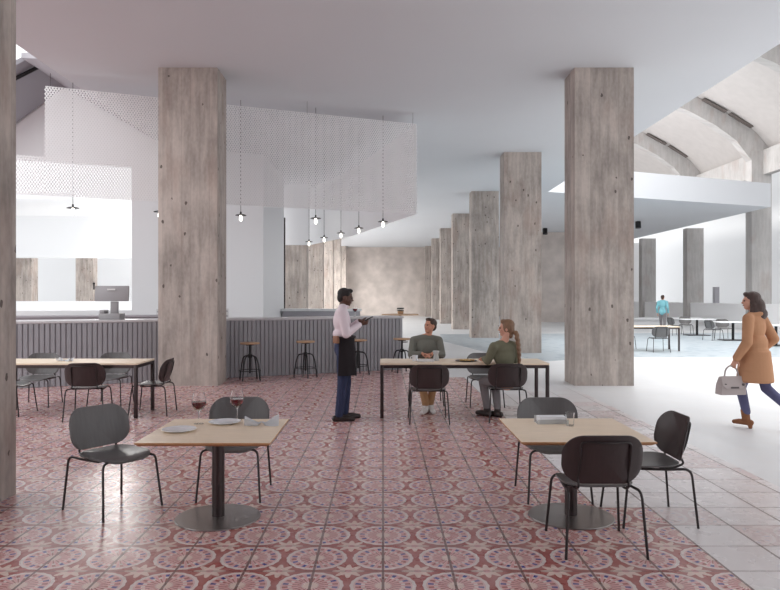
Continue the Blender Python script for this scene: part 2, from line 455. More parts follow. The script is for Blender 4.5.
# roof lantern over the left bay
struct(MB().slab([(-6.37, 12.8, 6.12), (-6.37, 20.4, 6.12), (-8.86, 20.4, 7.56), (-8.86, 16.9, 7.56)], (0, 0, 0.12)).build('roof_lantern', M['greywall'], smooth=False))
struct(MB().slab([(-8.86, 17.08, 7.56), (-8.86, 20.4, 7.56), (-12.4, 19.4, 4.02), (-12.4, 14.3, 4.02)], (0, 0, 0.12)).build('roof_lantern', M['greywall'], smooth=False))
struct(MB().tube([(-8.6, 17.6, 7.66), (-9.18, 17.26, 7.17), (-11.0, 16.2, 5.35)], 0.05, 6).build('trim_lantern', M['black']))
# space seen through the opening
for yy in (36.3, 44.0): pillar(-19.6, -18.5, yy, 0.7, 5.0)
struct(MB().box((-16, 35.2, 4.75), (14, 0.5, 2.1)).build('wall_left', M['bright']))
struct(MB().box((-17, 52, 2.6), (18, 0.4, 5.2)).build('wall_back', M['bright']))
struct(MB().box((-14.0, 45.5, 2.5), (4.4, 0.4, 5.0)).build('wall_back', M['white']))
struct(MB().box((-19.5, 43, 6.6), (9, 19, 0.3)).build('ceiling', M['white']))  # unseen roof slab, added to cut the daylight behind the opening
struct(MB().box((-16, 33.2, 0.75), (14, 0.3, 1.5)).build('wall_left', M['white']))

# ------------------------------------------------------------------ hung expanded-metal screen
def lattice(bm, L, z0, z1, P0, D, N, pitch=0.054, w=0.0190, t=0.008):
    hh = z1-z0
    def pt(u, v): return Vector(P0)+Vector(D)*u+Vector((0, 0, z0+v))
    k = 1.55                                   # steep diamonds
    run = hh/k
    for sg in (1, -1):
        n = int((L+run)/pitch)+1
        for i in range(n+1):
            u0 = -run+i*pitch; ua, ub = u0, u0+run; va, vb = 0.0, hh
            if ua < 0: va = -ua*k; ua = 0.0
            if ub > L: vb = hh-(ub-L)*k; ub = L
            if ub-ua < 0.02: continue
            if sg < 0: va, vb = hh-va, hh-vb
            a = pt(ua, va); b = pt(ub, vb); d = (b-a).normalized(); nn = Vector(N); sd = d.cross(nn).normalized()*w/2; th = nn*t/2
            q = [a+sd, a-sd, b-sd, b+sd]
            f = [bm.verts.new(p+th) for p in q]; g = [bm.verts.new(p-th) for p in q]
            bm.faces.new(f); bm.faces.new(g[::-1])
            for j in range(4): bm.faces.new((f[j], g[j], g[(j+1) % 4], f[(j+1) % 4]))
SD = Vector((0.928, 0.373, 0)); SN = Vector((0.373, -0.928, 0))
S0 = Vector((-6.62, 13.50, 0)); SL = 8.0
scr = thing('mesh_screen', 'white expanded metal screen hung from the ceiling over the bar', 'screen', (0, 0, 0))
mb = MB(); lattice(mb.bm, SL, 3.68, 5.83, S0, SD, SN); mb.build('front_mesh', M['mesh'], scr, smooth=False)
mb = MB(); lattice(mb.bm, 0.62, 3.68, 4.45, S0-SD*0.62, SD, SN); mb.build('lower_mesh', M['mesh'], scr, smooth=False)
E0 = S0+SD*SL
mb = MB()
mb.slab([(E0.x, E0.y, 3.68), (-1.0, 22.4, 3.68), (-1.0, 22.4, 5.83), (E0.x, E0.y, 5.83)], (-0.02, 0, 0))
mb.slab([(-1.0, 22.4, 3.68), (-2.78, 26.3, 3.68), (-2.78, 26.3, 5.83), (-1.0, 22.4, 5.83)], (-0.02, 0, 0))
mb.slab([(-2.74, 26.3, 3.68), (-4.1, 26.3, 3.68), (-4.1, 26.3, 6.0), (-2.74, 26.3, 6.0)], (0, 0.02, 0))
mb.build('side_panel', M['mesh'], scr, smooth=False)
for s_ in (0.1, 2.7, 5.3, 7.9):
    p = S0+SD*s_; MB().cyl((p.x, p.y, 5.8), (p.x, p.y, ZC), 0.004, seg=6).build('hanger', M['steel'], scr)

# pendant lamps
def make_pendant():
    t = thing('pendant_lamp', '', 'lamp')
    MB().cyl((0, 0, 0.06), (0, 0, ZC-3.5), 0.006, seg=6).build('cord', M['tube'], t)
    MB().lathe([(0.0, 0.10), (0.018, 0.10), (0.02, 0.05), (0.10, 0.035), (0.125, 0.02), (0.12, 0.015), (0.03, 0.02), (0.0, 0.02)]).build('lamp_shade', M['black'], t)
    MB().lathe([(0.0, 0.03), (0.022, 0.02), (0.032, -0.04), (0.034, -0.075), (0.022, -0.105), (0.0, -0.115)]).build('bulb', M['bulb'], t)
    return t
pend = [((-6.35, 14.13), 'pendant lamp hanging alone in front of the wide white wall opening'),
        ((-4.78, 14.75), 'pendant lamp half hidden at the left edge of the big concrete pillar beside the bar'),
        ((-3.17, 15.38), 'pendant lamp just right of the big pillar, hanging before the blank white wall'),
        ((-1.56, 16.0), 'pendant lamp of the front row between the white wall one and the corner one'),
        ((0.0, 16.7), 'pendant lamp at the corner, below the right end of the mesh screen'),
        ((-0.64, 18.27), 'second pendant lamp of the row receding from the screen corner'),
        ((-1.20, 19.7), 'third pendant lamp of the row receding from the screen corner'),
        ((-1.81, 21.2), 'fourth pendant lamp of the row receding from the screen corner'),
        ((-2.44, 22.76), 'farthest and smallest pendant lamp of the row receding from the screen corner')]
pp = None
for (xy, lab) in pend:
    if pp is None: pp = o = make_pendant(); o['label'] = lab; o['group'] = 'pendant lamps over the bar'; o.location = (xy[0], xy[1], 3.5)
    else: dup(pp, lab, (xy[0], xy[1], 3.5), 0)

# ------------------------------------------------------------------ bar counter
B0 = Vector((0.45, 16.21, 0)); BA = math.atan(0.466); BD = Vector((-math.cos(BA), -math.sin(BA), 0)); BN = Vector((-math.sin(BA), math.cos(BA), 0))
BL = 9.3
bar = thing('bar_counter', 'long bar counter clad in grey lilac vertical slats', 'bar', tuple(B0), math.atan2(BD.y, BD.x))
# local: x along the bar to the left, -y away from the guest side
bc = MB(); bc.box((BL/2, -0.31, 0.6), (BL, 0.62, 1.2)); bc.build('carcass', M['slat'], bar)
sl = MB(); n = int(BL/0.092)
for i in range(n): sl.box((0.046+i*0.092, 0.013, 0.6), (0.070, 0.026, 1.19), bevel=0.0)
sl.build('slat_cladding', M['slat'], bar, smooth=False)
sl = MB()
for i in range(7): sl.box((-0.012, -0.07-i*0.092, 0.6), (0.03, 0.06, 1.19))
sl.build('end_cladding', M['slat'], bar, smooth=False)
MB().box((BL/2, -0.33, 1.225), (BL+0.06, 0.72, 0.05), bevel=0.008).build('worktop', M['counter'], bar)
tp = thing('back_counter', 'low white back counter behind the bar beside the concrete pillars', 'counter', (-2.2, 24.6, 0), R(-8))
MB().box((0, 0, 0.6), (2.7, 0.6, 1.2)).build('body', M['greywall'], tp); MB().box((0, 0, 1.24), (2.8, 0.7, 0.08)).build('worktop', M['bright'], tp)

tp = thing('back_counter', 'grey back counter below the wide opening in the white wall', 'counter', (-7.6, 17.3, 0), R(12))
MB().box((0, 0, 0.6), (4.6, 0.5, 1.2)).build('body', M['greywall'], tp); MB().box((0, 0, 1.22), (4.7, 0.6, 0.04)).build('worktop', M['greywall'], tp)
# cash register on the bar
def bar_pt(p, back): # photo column on the bar, metres behind its front
    k = (p-383)/690.0
    # B0+BD*s+BN*back lies on X=k*Y
    s = (k*(B0.y+BN.y*back)-(B0.x+BN.x*back))/(BD.x-k*BD.y)
    return B0+BD*s+BN*back
q = bar_pt(112, 0.36)
reg = thing('cash_register', 'grey point of sale terminal with wide screen on the bar', 'register', (q.x, q.y, 1.25), 0)
MB().box((0, 0, 0.06), (0.42, 0.3, 0.12), bevel=0.01).box((-0.16, 0, 0.15), (0.10, 0.22, 0.08), bevel=0.01).build('base', M['posgrey'], reg)
MB().box((0.04, 0.03, 0.23), (0.15, 0.06, 0.26), bevel=0.01).build('stand', M['posgrey'], reg)
s_ = MB().box((0.0, 0.0, 0.52), (0.68, 0.05, 0.31), rot=(R(-8), 0, 0), bevel=0.015).build('screen', M['posgrey'], reg)
MB().box((0.0, -0.042, 0.60), (0.16, 0.004, 0.03)).build('strip', M['plate_socket'], s_)
MB().cyl((-0.355, -0.02, 0.60), (-0.355, -0.02, 0.72), 0.015).ball((-0.355, -0.02, 0.72), 0.025).build('scanner_light', M['black'], reg)
# sockets on the white wall
for t, lab in ((1.1, 'double socket plate low on the white wall right of the big pillar'), (3.08, 'double socket plate on the white wall just left of the big pillar')):
    v = W0+WD*t-WN*0.01
    so = thing('socket_plate', lab, 'socket', (v.x, v.y, 1.20), A22, 'wall sockets')
    MB().box((0, 0, 0), (0.10, 0.02, 0.30), bevel=0.006).build('plate', M['plate_socket'], so)
    for z in (-0.07, 0.07): MB().cyl((0, -0.012, z), (0, -0.006, z), 0.028).build('outlet', M['greywall'], so)

# wine glasses
def make_glass(fill=0.55):
    t = thing('wine_glass', '', 'glass')
    MB().lathe([(0, 0.0), (0.036, 0.0), (0.036, 0.003), (0.006, 0.008), (0.0045, 0.02), (0.0045, 0.085), (0.008, 0.095), (0.03, 0.108), (0.048, 0.135), (0.052, 0.16), (0.047, 0.195), (0.038, 0.235), (0.0365, 0.235), (0.0455, 0.195), (0.0505, 0.16), (0.0465, 0.136), (0.028, 0.110), (0.0, 0.100)]).build('bowl_and_stem', M['glass'], t)
    MB().lathe([(0, 0.1015), (0.027, 0.1115), (0.0455, 0.137), (0.0492, 0.155), (0.0490, 0.166), (0.0, 0.166)]).build('wine', M['wine'], t)
    return t
ZT = 0.675
g1 = make_glass(); g1['label'] = 'glass of red wine nearest the left edge of the left square table'; g1['group'] = 'glasses of red wine'; g1.location = (-1.49, 5.58, ZT); g1.scale = (1.12, 1.12, 1.08)
dup(g1, 'glass of red wine standing before the chair behind the left square table', (-1.215, 5.74, ZT), 0.4)
q = bar_pt(355, 0.3)
dup(g1, 'small wine glass standing on the bar in front of the waiter', (q.x, q.y, 1.25), 0)
# plates
def make_plate():
    return MB().lathe([(0, 0.004), (0.07, 0.004), (0.075, 0), (0.08, 0.003), (0.128, 0.016), (0.127, 0.019), (0.08, 0.009), (0.0, 0.009)], seg=40).build('plate', M['china'])
p1 = make_plate(); p1.location = (-1.56, 5.28, ZT); tag(p1, 'round white plate near the left edge of the left square table', 'plate', 'white plates on the square table')
p2 = p1.copy(); COL.objects.link(p2); p2.location = (-1.285, 5.60, ZT); p2['label'] = 'round white plate at the back of the left square table'
# napkin: a pinched bow of cloth
def napkin(name, label, loc, rz, sc=1.0):
    mb = MB(); nu, nv = 22, 10; gr = []
    for i in range(nu+1):
        row = []
        for j in range(nv+1):
            a = i/nu*2-1; b = j/nv*2-1
            half = 0.022+0.075*abs(a)**0.8
            z = 0.02+0.075*abs(a)**0.7*(0.55+0.45*math.cos(b*4.5+a*2))+0.030*math.exp(-(a*7)**2)
            row.append(mb.bm.verts.new((a*0.135*sc, b*half*sc, z*sc)))
        gr.append(row)
    for i in range(nu):
        for j in range(nv): mb.bm.faces.new((gr[i][j], gr[i+1][j], gr[i+1][j+1], gr[i][j+1]))
    r = bmesh.ops.solidify(mb.bm, geom=mb.bm.faces[:], thickness=0.006*sc)
    zmin = min(v.co.z for v in mb.bm.verts)
    for v in mb.bm.verts: v.co.z -= zmin
    o = mb.build(name, M['linen'], loc=loc, rot=(0, 0, rz)); return tag(o, label, 'napkin')
napkin('napkin', 'white cloth napkin pinched into a bow at the right of the left square table', (-0.97, 5.52, ZT), R(8))
# right table: card holder and tumbler
ch = thing('menu_holder', 'low clear tray with white napkins on the right square table', 'holder', (1.37, 5.62, ZT), R(3))
MB().box((0, 0, 0.006), (0.25, 0.12, 0.012)).box((0, 0.055, 0.03), (0.25, 0.008, 0.05)).box((0, -0.055, 0.02), (0.25, 0.008, 0.03)).build('tray', M['acry'], ch)
MB().box((0, 0, 0.034), (0.22, 0.10, 0.044), bevel=0.004).build('napkin_stack', M['linen'], ch)
tb = MB().lathe([(0, 0), (0.030, 0), (0.036, 0.105), (0.034, 0.105), (0.0285, 0.006), (0, 0.006)]).build('tumbler', M['glass'], loc=(1.49, 5.50, ZT))
tag(tb, 'clear water tumbler beside the napkin tray on the right square table', 'glass')

# ------------------------------------------------------------------ tables
def square_table(label, loc, W=0.96):
    t = thing('square_table', label, 'table', loc)
    h = W/2; c = 0.014
    top = MB()
    def sq(s, z): return [top.bm.verts.new((x*s, y*s, z)) for x, y in ((-1, -1), (1, -1), (1, 1), (-1, 1))]
    rs = [sq(h-0.03, ZT-0.028), sq(h, ZT-0.010), sq(h, ZT-0.002), sq(h-0.002, ZT)]
    top.bm.faces.new(rs[0][::-1]); top.bm.faces.new(rs[-1])
    for A, B in zip(rs[:-1], rs[1:]):
        for k in range(4): top.bm.faces.new((A[k], A[(k+1) % 4], B[(k+1) % 4], B[k]))
    o = top.build('tabletop', M['oak'], t, smooth=False)
    o.data.materials.append(M['oakedge'])
    for f in o.data.polygons:
        if abs(f.normal.z) < 0.95: f.material_index = 1
    MB().cyl((0, 0, 0.012), (0, 0, ZT-0.027), 0.048, seg=28).build('pole', M['steel'], t)
    MB().box((0, 0, ZT-0.034), (0.5, 0.06, 0.012)).box((0, 0, ZT-0.034), (0.06, 0.5, 0.012)).build('bracket', M['steel'], t)
    MB().lathe([(0, 0), (0.322, 0), (0.325, 0.004), (0.32, 0.010), (0.06, 0.016), (0, 0.016)], seg=64).build('base', M['disc'], t)
    return t
st = square_table('oak square table on a round base at the left front, with two wine glasses', (-1.27, 5.32, 0))
st['group'] = 'square pedestal tables'
dup(st, 'oak square table on a round base at the right front, with a napkin tray', (1.457, 5.35, 0), 0, 'square pedestal tables')
def long_table(label, x0, x1, y0, y1, zt=0.772):
    t = thing('long_table', label, 'table', ((x0+x1)/2, (y0+y1)/2, 0)); L = x1-x0; D = y1-y0
    MB().box((0, 0, zt-0.012), (L, D, 0.024), bevel=0.003).build('tabletop', M['oak'], t)
    MB().box((0, -D/2+0.025, zt-0.047), (L-0.02, 0.03, 0.046)).box((0, D/2-0.025, zt-0.047), (L-0.02, 0.03, 0.046)).box((-L/2+0.025, 0, zt-0.047), (0.03, D-0.02, 0.046)).box((L/2-0.025, 0, zt-0.047), (0.03, D-0.02, 0.046)).build('apron_frame', M['steel'], t, smooth=False)
    for sx in (-1, 1):
        for sy in (-1, 1):
            MB().box((sx*(L/2-0.025), sy*(D/2-0.025), (zt-0.03)/2), (0.048, 0.048, zt-0.03), bevel=0.004).build('leg', M['steel'], t)
    return t
long_table('long oak table with dark steel legs where two people sit', -0.04, 2.33, 9.65, 10.40)['group'] = 'long tables'
long_table('long oak table with dark steel legs before the bar at the left', -5.56, -3.44, 9.65, 10.40)['group'] = 'long tables'

# ------------------------------------------------------------------ chairs
def make_chair(seatm='ply', backm='ply'):
    t = thing('dining_chair', '', 'chair')
    def seatf(a, b):
        return (a, b+0.03, 0.445-0.015*(1-(a/0.24)**2)*(1 if b < 0.1 else 1)+0.02*max(0, -b/0.22)**2-0.02*max(0, (b-0.12)/0.1)**2), (0, 0, 1)
    MB().panel(0.47, 0.45, 0.14, 0.014, seatf).build('seat', M[seatm], t)
    def backf(a, b):
        y = -0.245-b*0.22+0.075*(a/0.265)**2
        n = Vector((-0.15*a/0.265**2, 1, 0.22)).normalized()
        return (a, y, 0.635+b), n
    MB().panel(0.535, 0.33, 0.135, 0.014, backf).build('backrest', M[backm], t)
    r = 0.0095
    for s in (-1, 1):
        MB().tube(fillet([(s*0.265, 0.275, 0), (s*0.235, 0.225, 0.425), (s*0.12, 0.19, 0.424)], 0.05), r).build('leg', M['tube'], t)
        MB().tube(fillet([(s*0.265, -0.275, 0), (s*0.238, -0.235, 0.43), (s*0.222, -0.05, 0.422), (s*0.205, 0.12, 0.424)], 0.06), r).build('leg', M['tube'], t)
    half = [(0.165, -0.03, 0.424), (0.165, -0.15, 0.424), (0.165, -0.215, 0.455), (0.165, -0.185, 0.50), (0.165, -0.228, 0.60), (0.165, -0.262, 0.755)]
    pts = fillet([(-x, y, z) for x, y, z in half]+[(0, -0.291, 0.755)]+half[::-1], 0.035)
    MB().tube(pts, 0.0085).build('back_frame', M['tube'], t)
    MB().tube([(-0.222, -0.05, 0.422), (0, -0.05, 0.422), (0.222, -0.05, 0.422)], r).tube([(-0.2, 0.12, 0.424), (0, 0.12, 0.424), (0.2, 0.12, 0.424)], r).build('seat_rail', M['tube'], t)
    return t
cd = make_chair('plysheen', 'ply'); cg = make_chair('plysheen', 'plysheen')
used = set()
def place(src, x, y, deg, label, group):
    if src.name in used: return dup(src, label, (x, y, 0), R(deg), group)
    used.add(src.name); src.location = (x, y, 0); src.rotation_euler = (0, 0, R(deg)); src['label'] = label; src['group'] = group; return src
GS = 'chairs at the square tables'; GL = 'chairs at the long tables'
place(cd, 1.45, 4.74, 0, 'dark brown chair with its back to the camera at the right square table', GS)
place(cd, 2.04, 5.33, 90, 'dark brown chair at the right end of the right square table, facing left', GS)
place(cg, 1.455, 5.93, 180, 'dark chair behind the right square table, backrest showing above the napkin tray', GS)
place(cg, -2.18, 5.57, -125, 'grey chair pulled away at the left of the left square table', GS)
place(cg, -1.28, 5.97, 180, 'grey chair behind the left square table, backrest showing behind the wine glasses', GS)
place(cd, 0.62, 9.44, 0, "empty brown chair at the middle table, its back covering the seated man's lap", GL)
place(cd, 1.70, 9.58, 0, 'brown backed chair at the middle table that the woman in olive sits on', GL)
place(cg, 1.60, 10.85, 180, 'empty grey chair across the middle table from the woman in olive', GL)
place(cg, 0.68, 11.0, 180, 'chair that the man in the grey sweater sits on behind the middle table', GL)
place(cd, -4.12, 9.66, 8, "brown backed chair on the near side of the left long table", GL)
place(cd, -3.36, 10.08, 92, 'brown chair seen from the side at the right end of the left long table', GL)
place(cg, -4.32, 10.95, 180, "paler grey chair behind the left long table, right of the darker one", GL)
place(cg, -5.42, 10.85, 184, 'dark chair behind the left long table, the left one near the napkin', GL)
place(cg, -5.43, 10.03, -90, 'chair at the left end of the left long table, half hidden by the front pillar', GL)

# things on the long tables
napkin('napkin', 'small crumpled white napkin on the left long table', (px(64, 9.95), 9.98, 0.772), R(-10), 0.8)
mug = thing('mug', 'small white mug at the left end of the middle table', 'mug', (px(415, 10.0), 10.0, 0.772))
MB().lathe([(0, 0), (0.036, 0), (0.042, 0.085), (0.039, 0.085), (0.034, 0.006), (0, 0.006)]).build('cup', M['china'], mug)
MB().tube(fillet([(-0.04, 0, 0.065), (-0.068, 0, 0.06), (-0.066, 0, 0.028), (-0.037, 0, 0.022)], 0.02), 0.006).build('handle', M['china'], mug)
ty = thing('serving_tray', 'flat white tray between mug and jug on the middle table', 'tray', (px(425.5, 9.95), 9.92, 0.772))
MB().panel(0.26, 0.17, 0.02, 0.008, lambda a, b: ((a, b, 0.004+0.02*max(0, max(abs(a)/0.13, abs(b)/0.085)-0.85)/0.15), (0, 0, 1))).build('dish', M['china'], ty)
MB().box((0.0, 0.0, 0.016), (0.15, 0.09, 0.016), bevel=0.003).build('folded_cloth', M['linen'], ty)
jg = MB().lathe([(0, 0), (0.042, 0), (0.045, 0.01), (0.034, 0.09), (0.050, 0.145), (0.047, 0.145), (0.031, 0.09), (0.04, 0.012), (0, 0.008)]).build('glass_jug', M['acry'], loc=(px(436, 10.05), 10.05, 0.772))
tag(jg, 'clear glass jug beside the white tray on the middle table', 'jug')
fp = thing('food_plate', 'wide plate of yellow food in the middle of the middle table', 'plate', (px(466, 10.0), 9.96, 0.772))
MB().lathe([(0, 0.002), (0.09, 0.002), (0.16, 0.012), (0.158, 0.015), (0.09, 0.006), (0, 0.006)], seg=36).build('dish', M['bagdark'], fp)
fb = MB()
for i in range(14):
    a = i*2.4; rr = 0.02+0.006*i; fb.ball((rr*math.cos(a), rr*math.sin(a), 0.018), (0.026, 0.02, 0.012), rot=(0, 0, a), u=10, v=6)
fb.build('food', M['food'], fp)

# ------------------------------------------------------------------ bar stools
def make_stool():
    t = thing('bar_stool', '', 'stool')
    MB().lathe([(0, 0.735), (0.185, 0.735), (0.20, 0.745), (0.20, 0.762), (0.19, 0.77), (0, 0.77)], seg=36).build('seat', M['stoolwood'], t)
    MB().cyl((0, 0, 0.14), (0, 0, 0.735), 0.022).cyl((0, 0, 0.715), (0, 0, 0.735), 0.09).build('screw_post', M['black'], t)
    MB().cyl((0, 0, 0.46), (0, 0, 0.53), 0.042).build('hub', M['black'], t)
    for k in range(4):
        a = PI/4+k*PI/2; c, s = math.cos(a), math.sin(a)
        MB().tube(fillet([(0.03*c, 0.03*s, 0.50), (0.15*c, 0.15*s, 0.49), (0.20*c, 0.20*s, 0.36), (0.25*c, 0.25*s, 0.0)], 0.09, 6), 0.014).build('leg', M['black'], t)
    MB().tube([(0.222*math.cos(2*PI*k/32), 0.222*math.sin(2*PI*k/32), 0.20) for k in range(32)], 0.008, 6, closed=True).build('foot_ring', M['black'], t)
    return t
stl = [(250, 'bar stool nearest the big concrete pillar'), (305.5, 'bar stool midway along the bar, left of the waiter'), (358, 'bar stool partly hidden behind the waiter in the apron'), (402, 'bar stool at the right end of the bar, beside the seated man')]
sp = None
for p, lab in stl:
    k = (p-383)/690; Y = 15.38/(1-0.466*k)
    if sp is None: sp = make_stool(); sp['label'] = lab; sp['group'] = 'round bar stools'; sp.location = (k*Y, Y, 0); sp.rotation_euler = (0, 0, 0.35)
    else: dup(sp, lab, (k*Y, Y, 0), 0.35+0.3*(p % 3))
# far high table with a dark bowl beyond the bar
ht = thing('high_table', 'tall round wooden table beyond the end of the bar', 'table', (px(400, 26), 26, 0))
MB().lathe([(0, 1.02), (0.70, 1.02), (0.70, 1.06), (0, 1.06)], seg=36).build('tabletop', M['stoolwood'], ht)
MB().cyl((0, 0, 0.02), (0, 0, 1.02), 0.05).build('pole', M['black'], ht); MB().lathe([(0, 0), (0.3, 0), (0.3, 0.02), (0, 0.02)]).build('base', M['black'], ht)
bw = thing('lidded_pot', 'black lidded pot on the far tall round table', 'pot', (px(400.5, 26), 26, 1.06))
MB().lathe([(0, 0), (0.10, 0), (0.12, 0.10), (0.08, 0.12), (0, 0.12)]).build('stand', M['stoolwood'], bw)
MB().lathe([(0, 0.12), (0.13, 0.13), (0.14, 0.16), (0, 0.16)]).build('bowl', M['black'], bw)
MB().lathe([(0, 0.18), (0.14, 0.19), (0.13, 0.235), (0, 0.24)]).build('lid', M['black'], bw)

# ------------------------------------------------------------------ far right furniture
long_table('white topped long table beside the big right pillar in the far hall', 6.9, 9.3, 21.6, 22.4)['group'] = 'long tables'
GF = 'chairs in the far hall'
place(cg, 8.52, 21.35, 0, 'grey chair with its back to the camera at the far table by the right pillar', GF)
place(cg, 7.98, 22.75, 180, 'chair tucked behind the far table, right against the right pillar', GF)
def far_table(label, x, y, W, D):
    t = thing('pedestal_table', label, 'table', (x, y, 0))
    MB().box((0, 0, 0.715), (W, D, 0.03), bevel=0.004).build('tabletop', M['bright'], t)
    MB().cyl((0, 0, 0.02), (0, 0, 0.70), 0.05).build('pole', M['black'], t)
    MB().box((0, 0, 0.015), (0.95, 0.6, 0.03), bevel=0.006).build('base', M['black'], t); return t
far_table('white pedestal table in the far hall nearest the man in teal', px(697, 30.5), 30.5, 1.6, 0.9)
far_table('white pedestal table just left of the woman in the camel coat', px(733, 27.0), 27.0, 1.4, 0.9)
far_table('white pedestal table at the right frame edge, right of the coated woman', px(776, 24.0), 24.0, 1.2, 0.9)
place(cg, px(674.5, 30.6), 30.6, -80, "grey chair side-on at the left end of the table near the man in teal", GF)
place(cg, px(686, 31.6), 31.6, 170, 'grey chair behind the pedestal table near the man in teal', GF)
place(cg, px(712, 27.1), 27.0, -75, "grey chair side-on at the left of the table beside the coated woman", GF)
place(cg, px(724, 28.0), 28.0, 175, 'grey chair behind the table beside the coated woman', GF)
bn = thing('bench', 'long pale bench in the far hall behind the man in teal', 'bench', (px(664, 41), 41.0, 0))
MB().box((0, 0, 0.42), (4.2, 0.9, 0.12), bevel=0.03).build('seat', M['white'], bn); MB().box((0, 0.1, 0.18), (3.8, 0.6, 0.36)).build('plinth', M['white'], bn)
# ceiling spotlights
for p, Y, lab in ((545, 44.0, 'small black spotlight under the ceiling left of the big right pillar'), (638, 40.0, 'small black spotlight under the ceiling right of the big right pillar')):
    sp_ = thing('spotlight', lab, 'spotlight', (px(p, Y), Y, ZC), 0, 'ceiling spotlights')
    MB().box((0, 0, -0.03), (0.22, 0.22, 0.06)).build('bracket', M['black'], sp_); MB().cyl((0, 0, -0.05), (0, -0.05, -0.40), 0.16).build('head', M['black'], sp_)

# ------------------------------------------------------------------ people
def skin_mesh(mb, name, material, voxel, parent=None, loc=None, rz=0.0, smooth=6):
    """fuse overlapping closed shapes into one continuous surface"""
    me = bpy.data.meshes.new(name); mb.bm.to_mesh(me); mb.bm.free()
    tmp = bpy.data.objects.new('tmp', me); COL.objects.link(tmp)
    md = tmp.modifiers.new('r', 'REMESH'); md.mode = 'VOXEL'; md.voxel_size = voxel
    if smooth:
        sm = tmp.modifiers.new('s', 'SMOOTH'); sm.iterations = smooth; sm.factor = 0.5
    dg = bpy.context.evaluated_depsgraph_get(); dg.update()
    new = bpy.data.meshes.new_from_object(tmp.evaluated_get(dg)); new.name = name
    bpy.data.objects.remove(tmp); bpy.data.meshes.remove(me)
    for p in new.polygons: p.use_smooth = True
    new.materials.clear(); new.materials.append(material)
    o = bpy.data.objects.new(name, new); COL.objects.link(o)
    if parent is not None: o.parent = parent
    if loc is not None: o.location = loc; o.rotation_euler = (0, 0, rz)
    return o
V = Vector
def head(mb, c, yaw=0.0, pitch=0.0, s=1.0):
    """head centred at c (eye height), facing local +y turned by yaw (left positive)"""
    Mx = Matrix.Translation(V(c)) @ Matrix.Rotation(yaw, 4, 'Z') @ Matrix.Rotation(pitch, 4, 'X') @ Matrix.Scale(s, 4)
    def e(p, r): 
        rr = bmesh.ops.create_uvsphere(mb.bm, u_segments=18, v_segments=12, radius=1.0)
        for v in rr['verts']: v.co = Mx @ V((p[0]+v.co.x*r[0], p[1]+v.co.y*r[1], p[2]+v.co.z*r[2]))
    e((0, -0.012, 0.028), (0.074, 0.095, 0.092))       # skull
    e((0, 0.016, -0.03), (0.062, 0.074, 0.075))        # face
    e((0, 0.040, -0.082), (0.040, 0.042, 0.030))       # chin and jaw
    e((0, 0.098, -0.022), (0.013, 0.018, 0.012)); e((0, 0.090, 0.0), (0.009, 0.012, 0.026))   # nose
    e((0, 0.076, 0.026), (0.048, 0.014, 0.010))        # brow
    e((0, 0.080, -0.056), (0.022, 0.011, 0.010))       # lips
    for sx in (-1, 1): e((sx*0.075, -0.008, -0.012), (0.010, 0.020, 0.032)); e((sx*0.036, 0.062, -0.024), (0.02, 0.016, 0.016))
    return Mx
def face(Mx, parent, lip):
    for sx in (-1, 1):
        MB().ball(Mx @ V((sx*0.031, 0.0815, 0.006)), 0.0095, u=10, v=8).build('eye', M['eye'], parent)
    a = MB(); a.tube([Mx @ V((-0.022, 0.080, -0.055)), Mx @ V((0, 0.0915, -0.055)), Mx @ V((0.022, 0.080, -0.055))], 0.0055, 6); a.build('mouth', lip, parent)
def hair_cap(mb, Mx, blobs):
    for p, r in blobs:
        rr = bmesh.ops.create_uvsphere(mb.bm, u_segments=16, v_segments=10, radius=1.0)
        for v in rr['verts']: v.co = Mx @ V((p[0]+v.co.x*r[0], p[1]+v.co.y*r[1], p[2]+v.co.z*r[2]))
SHORT = [((0, -0.028, 0.050), (0.082, 0.092, 0.080)), ((0, -0.062, 0.0), (0.070, 0.052, 0.075)), ((0, 0.040, 0.100), (0.062, 0.044, 0.030)), ((0.055, 0.0, 0.055), (0.025, 0.05, 0.045)), ((-0.055, 0.0, 0.055), (0.025, 0.05, 0.045))]
def hand(mb, wrist, d, palm_n, curl=0.6, side=1, s=1.0):
    """palm with four bent fingers and a thumb leaving its side; d points along the hand, palm_n out of the palm"""
    w = V(wrist); d = V(d).normalized(); n = V(palm_n); n = (n-d*n.dot(d)).normalized(); x = d.cross(n).normalized()*side
    for o in (-0.024, -0.008, 0.008, 0.024):
        mb.limb(w+d*0.005*s+x*o*0.7*s, 0.013*s, w+d*0.085*s+x*o*s, 0.011*s)
    for o, L in ((-0.030, 0.060), (-0.010, 0.074), (0.010, 0.080), (0.030, 0.070)):
        p = w+d*0.088*s+x*o*s; dd = d
        for k, f in enumerate((0.45, 0.32, 0.23)):
            a = curl*(0.7+0.5*k); dd = (dd*math.cos(a)+n*math.sin(a)).normalized() if k else (d*math.cos(curl*0.6)+n*math.sin(curl*0.6)).normalized()
            p2 = p+dd*L*f*s; mb.limb(p, (0.0095-0.001*k)*s, p2, (0.0088-0.001*k)*s); p = p2
    t0 = w+d*0.025*s+x*0.028*s; t1 = t0+(d*0.6+x*0.65+n*0.35).normalized()*0.042*s; t2 = t1+(d*0.85+x*0.05+n*0.5).normalized()*0.032*s
    mb.limb(t0, 0.013*s, t1, 0.011*s); mb.limb(t1, 0.0105*s, t2, 0.0085*s)
def foot(mb, ank, heading, r=0.042, L=0.20, pitch=0.0):
    a = V(ank); h = V((math.sin(-heading), math.cos(heading), 0)); up = V((0, 0, 1))
    h = (h*math.cos(pitch)-up*math.sin(pitch)).normalized()
    base = a-up*(0.045 if not pitch else 0.05)
    mb.limb(base-h*0.055, r*0.85, base+h*L*0.45, r*0.82); mb.limb(base+h*L*0.45, r*0.82, base+h*L*0.78-up*0.008, r*0.62)
    mb.limb(a+up*0.03, r*0.95, base, r*0.85)
